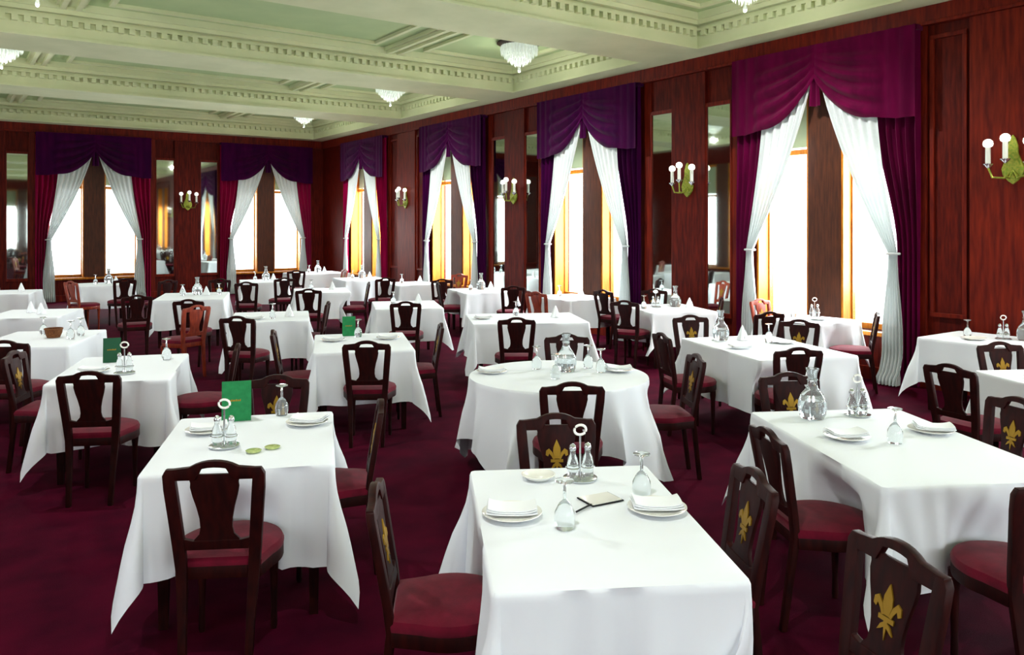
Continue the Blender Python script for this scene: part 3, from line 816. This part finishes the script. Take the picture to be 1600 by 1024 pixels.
def napkin(u, d, a, where, z=TOP+0.012): place(nap_p, on(u, d, z), rzd(a), 'folded white napkin ' + where, 'napkin', 'folded napkins')
def snap(u, d, a, where): place(sn_p, on(u, d), rzd(a), 'standing folded napkin ' + where, 'napkin', 'standing napkins')
def cruet(u, d, a, where):
    place(st_p, on(u, d), rzd(a), 'silver cruet stand with ring handle ' + where, 'cruet stand', 'cruet stands')
    rz = rzd(a)
    for s, nm in ((-1, 'left'), (1, 'right')):
        q = on(u, d, TOP+0.014) + Vector((math.cos(rz), math.sin(rz), 0))*0.036*s
        place(bo_p, q, rz, nm + ' glass bottle in the cruet stand ' + where, 'bottle', 'cruet bottles')

# front left table
w = 'on the front left table'
plate(-1.70, 4.50, 'at the left of the front left table'); napkin(-1.70, 4.52, 20, 'at the left of the front left table')
cruet(-1.50, 4.20, 5, w)
mp_ = make_menu('menu', 0.225, 0.165); place(mp_, on(-1.64, 4.80), rzd(17), 'tall green menu card standing on the front left table', 'menu', 'green menus')
dp = MB().lathe([(0.005, 0), (0.034, 0), (0.040, 0.008), (0.036, 0.010), (0.005, 0.006)], 20).build('butter_dish', M['greenglass'], smooth=True)
place(dp, on(-1.315, 4.10), 0, 'left of two small green glass dishes near the chair', 'dish', 'green glass dishes')
place(dp, on(-1.24, 4.17), 0, 'right of two small green glass dishes near the chair', 'dish', 'green glass dishes')
plate(-1.19, 4.68, 'at the right of the front left table'); napkin(-1.18, 4.70, -6, 'at the right of the front left table')
goblet(-1.40, 4.90, 'at the far edge of the front left table')
# front centre table
plate(0.0, 3.19, 'at the left of the front centre table'); napkin(0.0, 3.20, 0, 'at the left of the front centre table')
goblet(0.20, 3.06, 'at the middle of the front centre table'); goblet(0.55, 3.42, 'at the right of the front centre table')
di = MB().lathe([(0.01, 0), (0.05, 0), (0.072, 0.016), (0.078, 0.022), (0.072, 0.024), (0.05, 0.008), (0.01, 0.006)], 26).build('small_dish', M['china'], smooth=True)
place(di, on(0.12, 3.66), 0, 'round silver rimmed dish at the far edge of the front centre table', 'dish')
cruet(0.31, 3.66, 15, 'on the front centre table')
cd = empty('menu_slip')
MB().box(-0.078, 0.078, -0.060, 0.060, 0, 0.004).build('card_border', M['ink'], cd)
MB().box(-0.073, 0.073, -0.055, 0.055, 0.003, 0.006).build('card_face', M['china'], cd)
place(cd, on(0.37, 3.38), rzd(28), 'white black bordered card lying on the front centre table', 'card')
pc = MB().tube([(-0.055, 0, 0.006), (0.05, 0, 0.006), (0.062, 0, 0.006)], [0.004, 0.004, 0.0008], 8).build('pencil', M['ink'], smooth=True)
place(pc, on(0.29, 3.26), rzd(52), 'black pencil beside the bordered card', 'pencil')
plate(0.585, 3.25, 'at the right of the front centre table'); napkin(0.585, 3.26, 0, 'at the right of the front centre table')
# front right table
carafe(1.80, 4.83, 'with broad belly on the front right table'); cruet(2.10, 4.90, 10, 'beside the front right carafe')
plate(1.81, 4.36, 'nearest on the front right table'); plate(2.34, 4.50, 'farther right on the front right table')
napkin(2.36, 4.51, -15, 'on the farther right plate'); napkin(1.81, 4.37, 5, 'on the nearest front right plate')
goblet(2.03, 4.27, 'between the two front right plates')
# round table
plate(-0.16, 6.33, 'at the left of the round table'); napkin(-0.16, 6.33, 8, 'at the left of the round table')
goblet(0.20, 6.50, 'left of the round table carafe'); goblet(0.62, 6.55, 'right of the round table carafe'); goblet(0.33, 6.08, 'in front of the round table carafe')
goblet(0.70, 6.35, 'rightmost on the round table'); carafe(0.43, 6.41, 'in the middle of the round table')
plate(0.85, 6.40, 'at the right of the round table'); napkin(0.85, 6.40, 0, 'at the right of the round table')
# second left table
md = make_menu('menu_dark'); place(md, on(-3.40, 6.85), rzd(24), 'dark green menu card standing on the second left table', 'menu', 'green menus')
cruet(-3.03, 6.30, 12, 'on the second left table'); goblet(-2.98, 6.95, 'at the far edge of the second left table')
plate(-3.30, 6.35, 'on the second left table'); napkin(-3.30, 6.35, 10, 'on the second left table')
# middle aisle table
plate(-1.80, 8.10, 'at the left of the middle aisle table'); napkin(-1.80, 8.10, 10, 'at the left of the middle aisle table')
m3 = make_menu('menu'); place(m3, on(-1.72, 8.5), rzd(11), 'small green menu card standing on the middle aisle table', 'menu', 'green menus')
goblet(-1.60, 8.38, 'beside the middle aisle menu'); plate(-1.27, 8.25, 'at the right of the middle aisle table'); napkin(-1.27, 8.25, 10, 'at the right of the middle aisle table')
# wide table behind the round one
plate(-0.36, 10.05, 'at the left of the wide table'); napkin(-0.36, 10.05, 8, 'at the left of the wide table'); goblet(0.05, 10.4, 'on the wide table behind the round table')
snap(0.55, 10.2, 0, 'on the wide table behind the round table')
# long right table
carafe(2.12, 8.18, 'at the far end of the long right table'); snap(2.33, 8.15, 20, 'at the far end of the long right table')
goblet(2.55, 8.0, 'on the long right table'); plate(2.68, 7.95, 'on the long right table'); napkin(2.15, 7.6, 12, 'on the long right table', TOP)
# nearest window table
cruet(3.85, 10.25, 0, 'on the nearest window table'); goblet(3.58, 10.25, 'on the nearest window table'); plate(3.78, 9.95, 'on the nearest window table')
# mirror table
carafe(2.35, 11.6, 'at the right of the mirror table'); cruet(2.05, 11.5, 10, 'on the mirror table'); goblet(1.85, 11.3, 'at the left of the mirror table')
snap(2.5, 11.35, 0, 'on the mirror table')
# table below the sconce and the right edge table
cruet(5.0, 8.2, 0, 'below the large right hand sconce'); carafe(5.18, 8.12, 'below the large right hand sconce'); goblet(4.72, 8.35, 'below the large right hand sconce')
plate(4.7, 8.2, 'below the large right hand sconce')
plate(3.98, 6.05, 'on the right edge table')
# left of centre, left edge
goblet(-3.0, 10.1, 'on the table left of centre'); plate(-3.2, 10.0, 'on the table left of centre'); napkin(-3.2, 10.0, 15, 'on the table left of centre'); snap(-2.85, 10.3, 0, 'on the table left of centre')
bk = empty('wicker_basket')
MB().lathe([(0.02, 0), (0.06, 0), (0.08, 0.05), (0.085, 0.09), (0.078, 0.09), (0.06, 0.02), (0.02, 0.015)], 20).build('bowl', M['basket'], bk, smooth=True)
MB().tube([(0.082*math.cos(2*PI*k/20), 0.082*math.sin(2*PI*k/20), 0.09) for k in range(20)], 0.009, 6, True).build('rim', M['basket'], bk, smooth=True)
place(bk, on(-4.75, 8.35), 0, 'small brown wicker basket on the left edge table', 'basket')
goblet(-4.52, 8.25, 'nearest the wicker basket'); goblet(-4.55, 8.5, 'farther behind the wicker basket'); goblet(-5.0, 8.6, 'left of the wicker basket')
snap(-6.2, 10.6, 10, 'on the table behind the wicker basket table'); snap(-6.45, 10.8, -10, 'leftmost behind the wicker basket table')
# far tables: a napkin, a bottle set and glasses each
for k, where in (('T7', 'on the table behind the middle aisle table'), ('T15', 'on the table facing the far mirror'), ('T16', 'on the leftmost far window table'),
                 ('T17', 'on the far table left of the aisle'), ('T18', 'on the table before the corner window'), ('T19', 'on the corner table'),
                 ('T20', 'on the narrow window table'), ('T21', 'on the far table left of the third window'), ('T22', 'on the third window table'), ('T23', 'on the second window table'),
                 ('T14', 'on the farthest left edge table')):
    u, d = TABLES[k][0:2]
    goblet(u-0.20, d+0.05, where); snap(u+0.16, d+0.15, 10, where)
    if k in ('T15', 'T16', 'T18', 'T19', 'T20', 'T22'): carafe(u-0.02, d+0.22, where)
    if k == 'T15': snap(u-0.30, d+0.3, 0, 'leftmost facing the far mirror'); goblet(u+0.32, d+0.3, 'rightmost facing the far mirror')
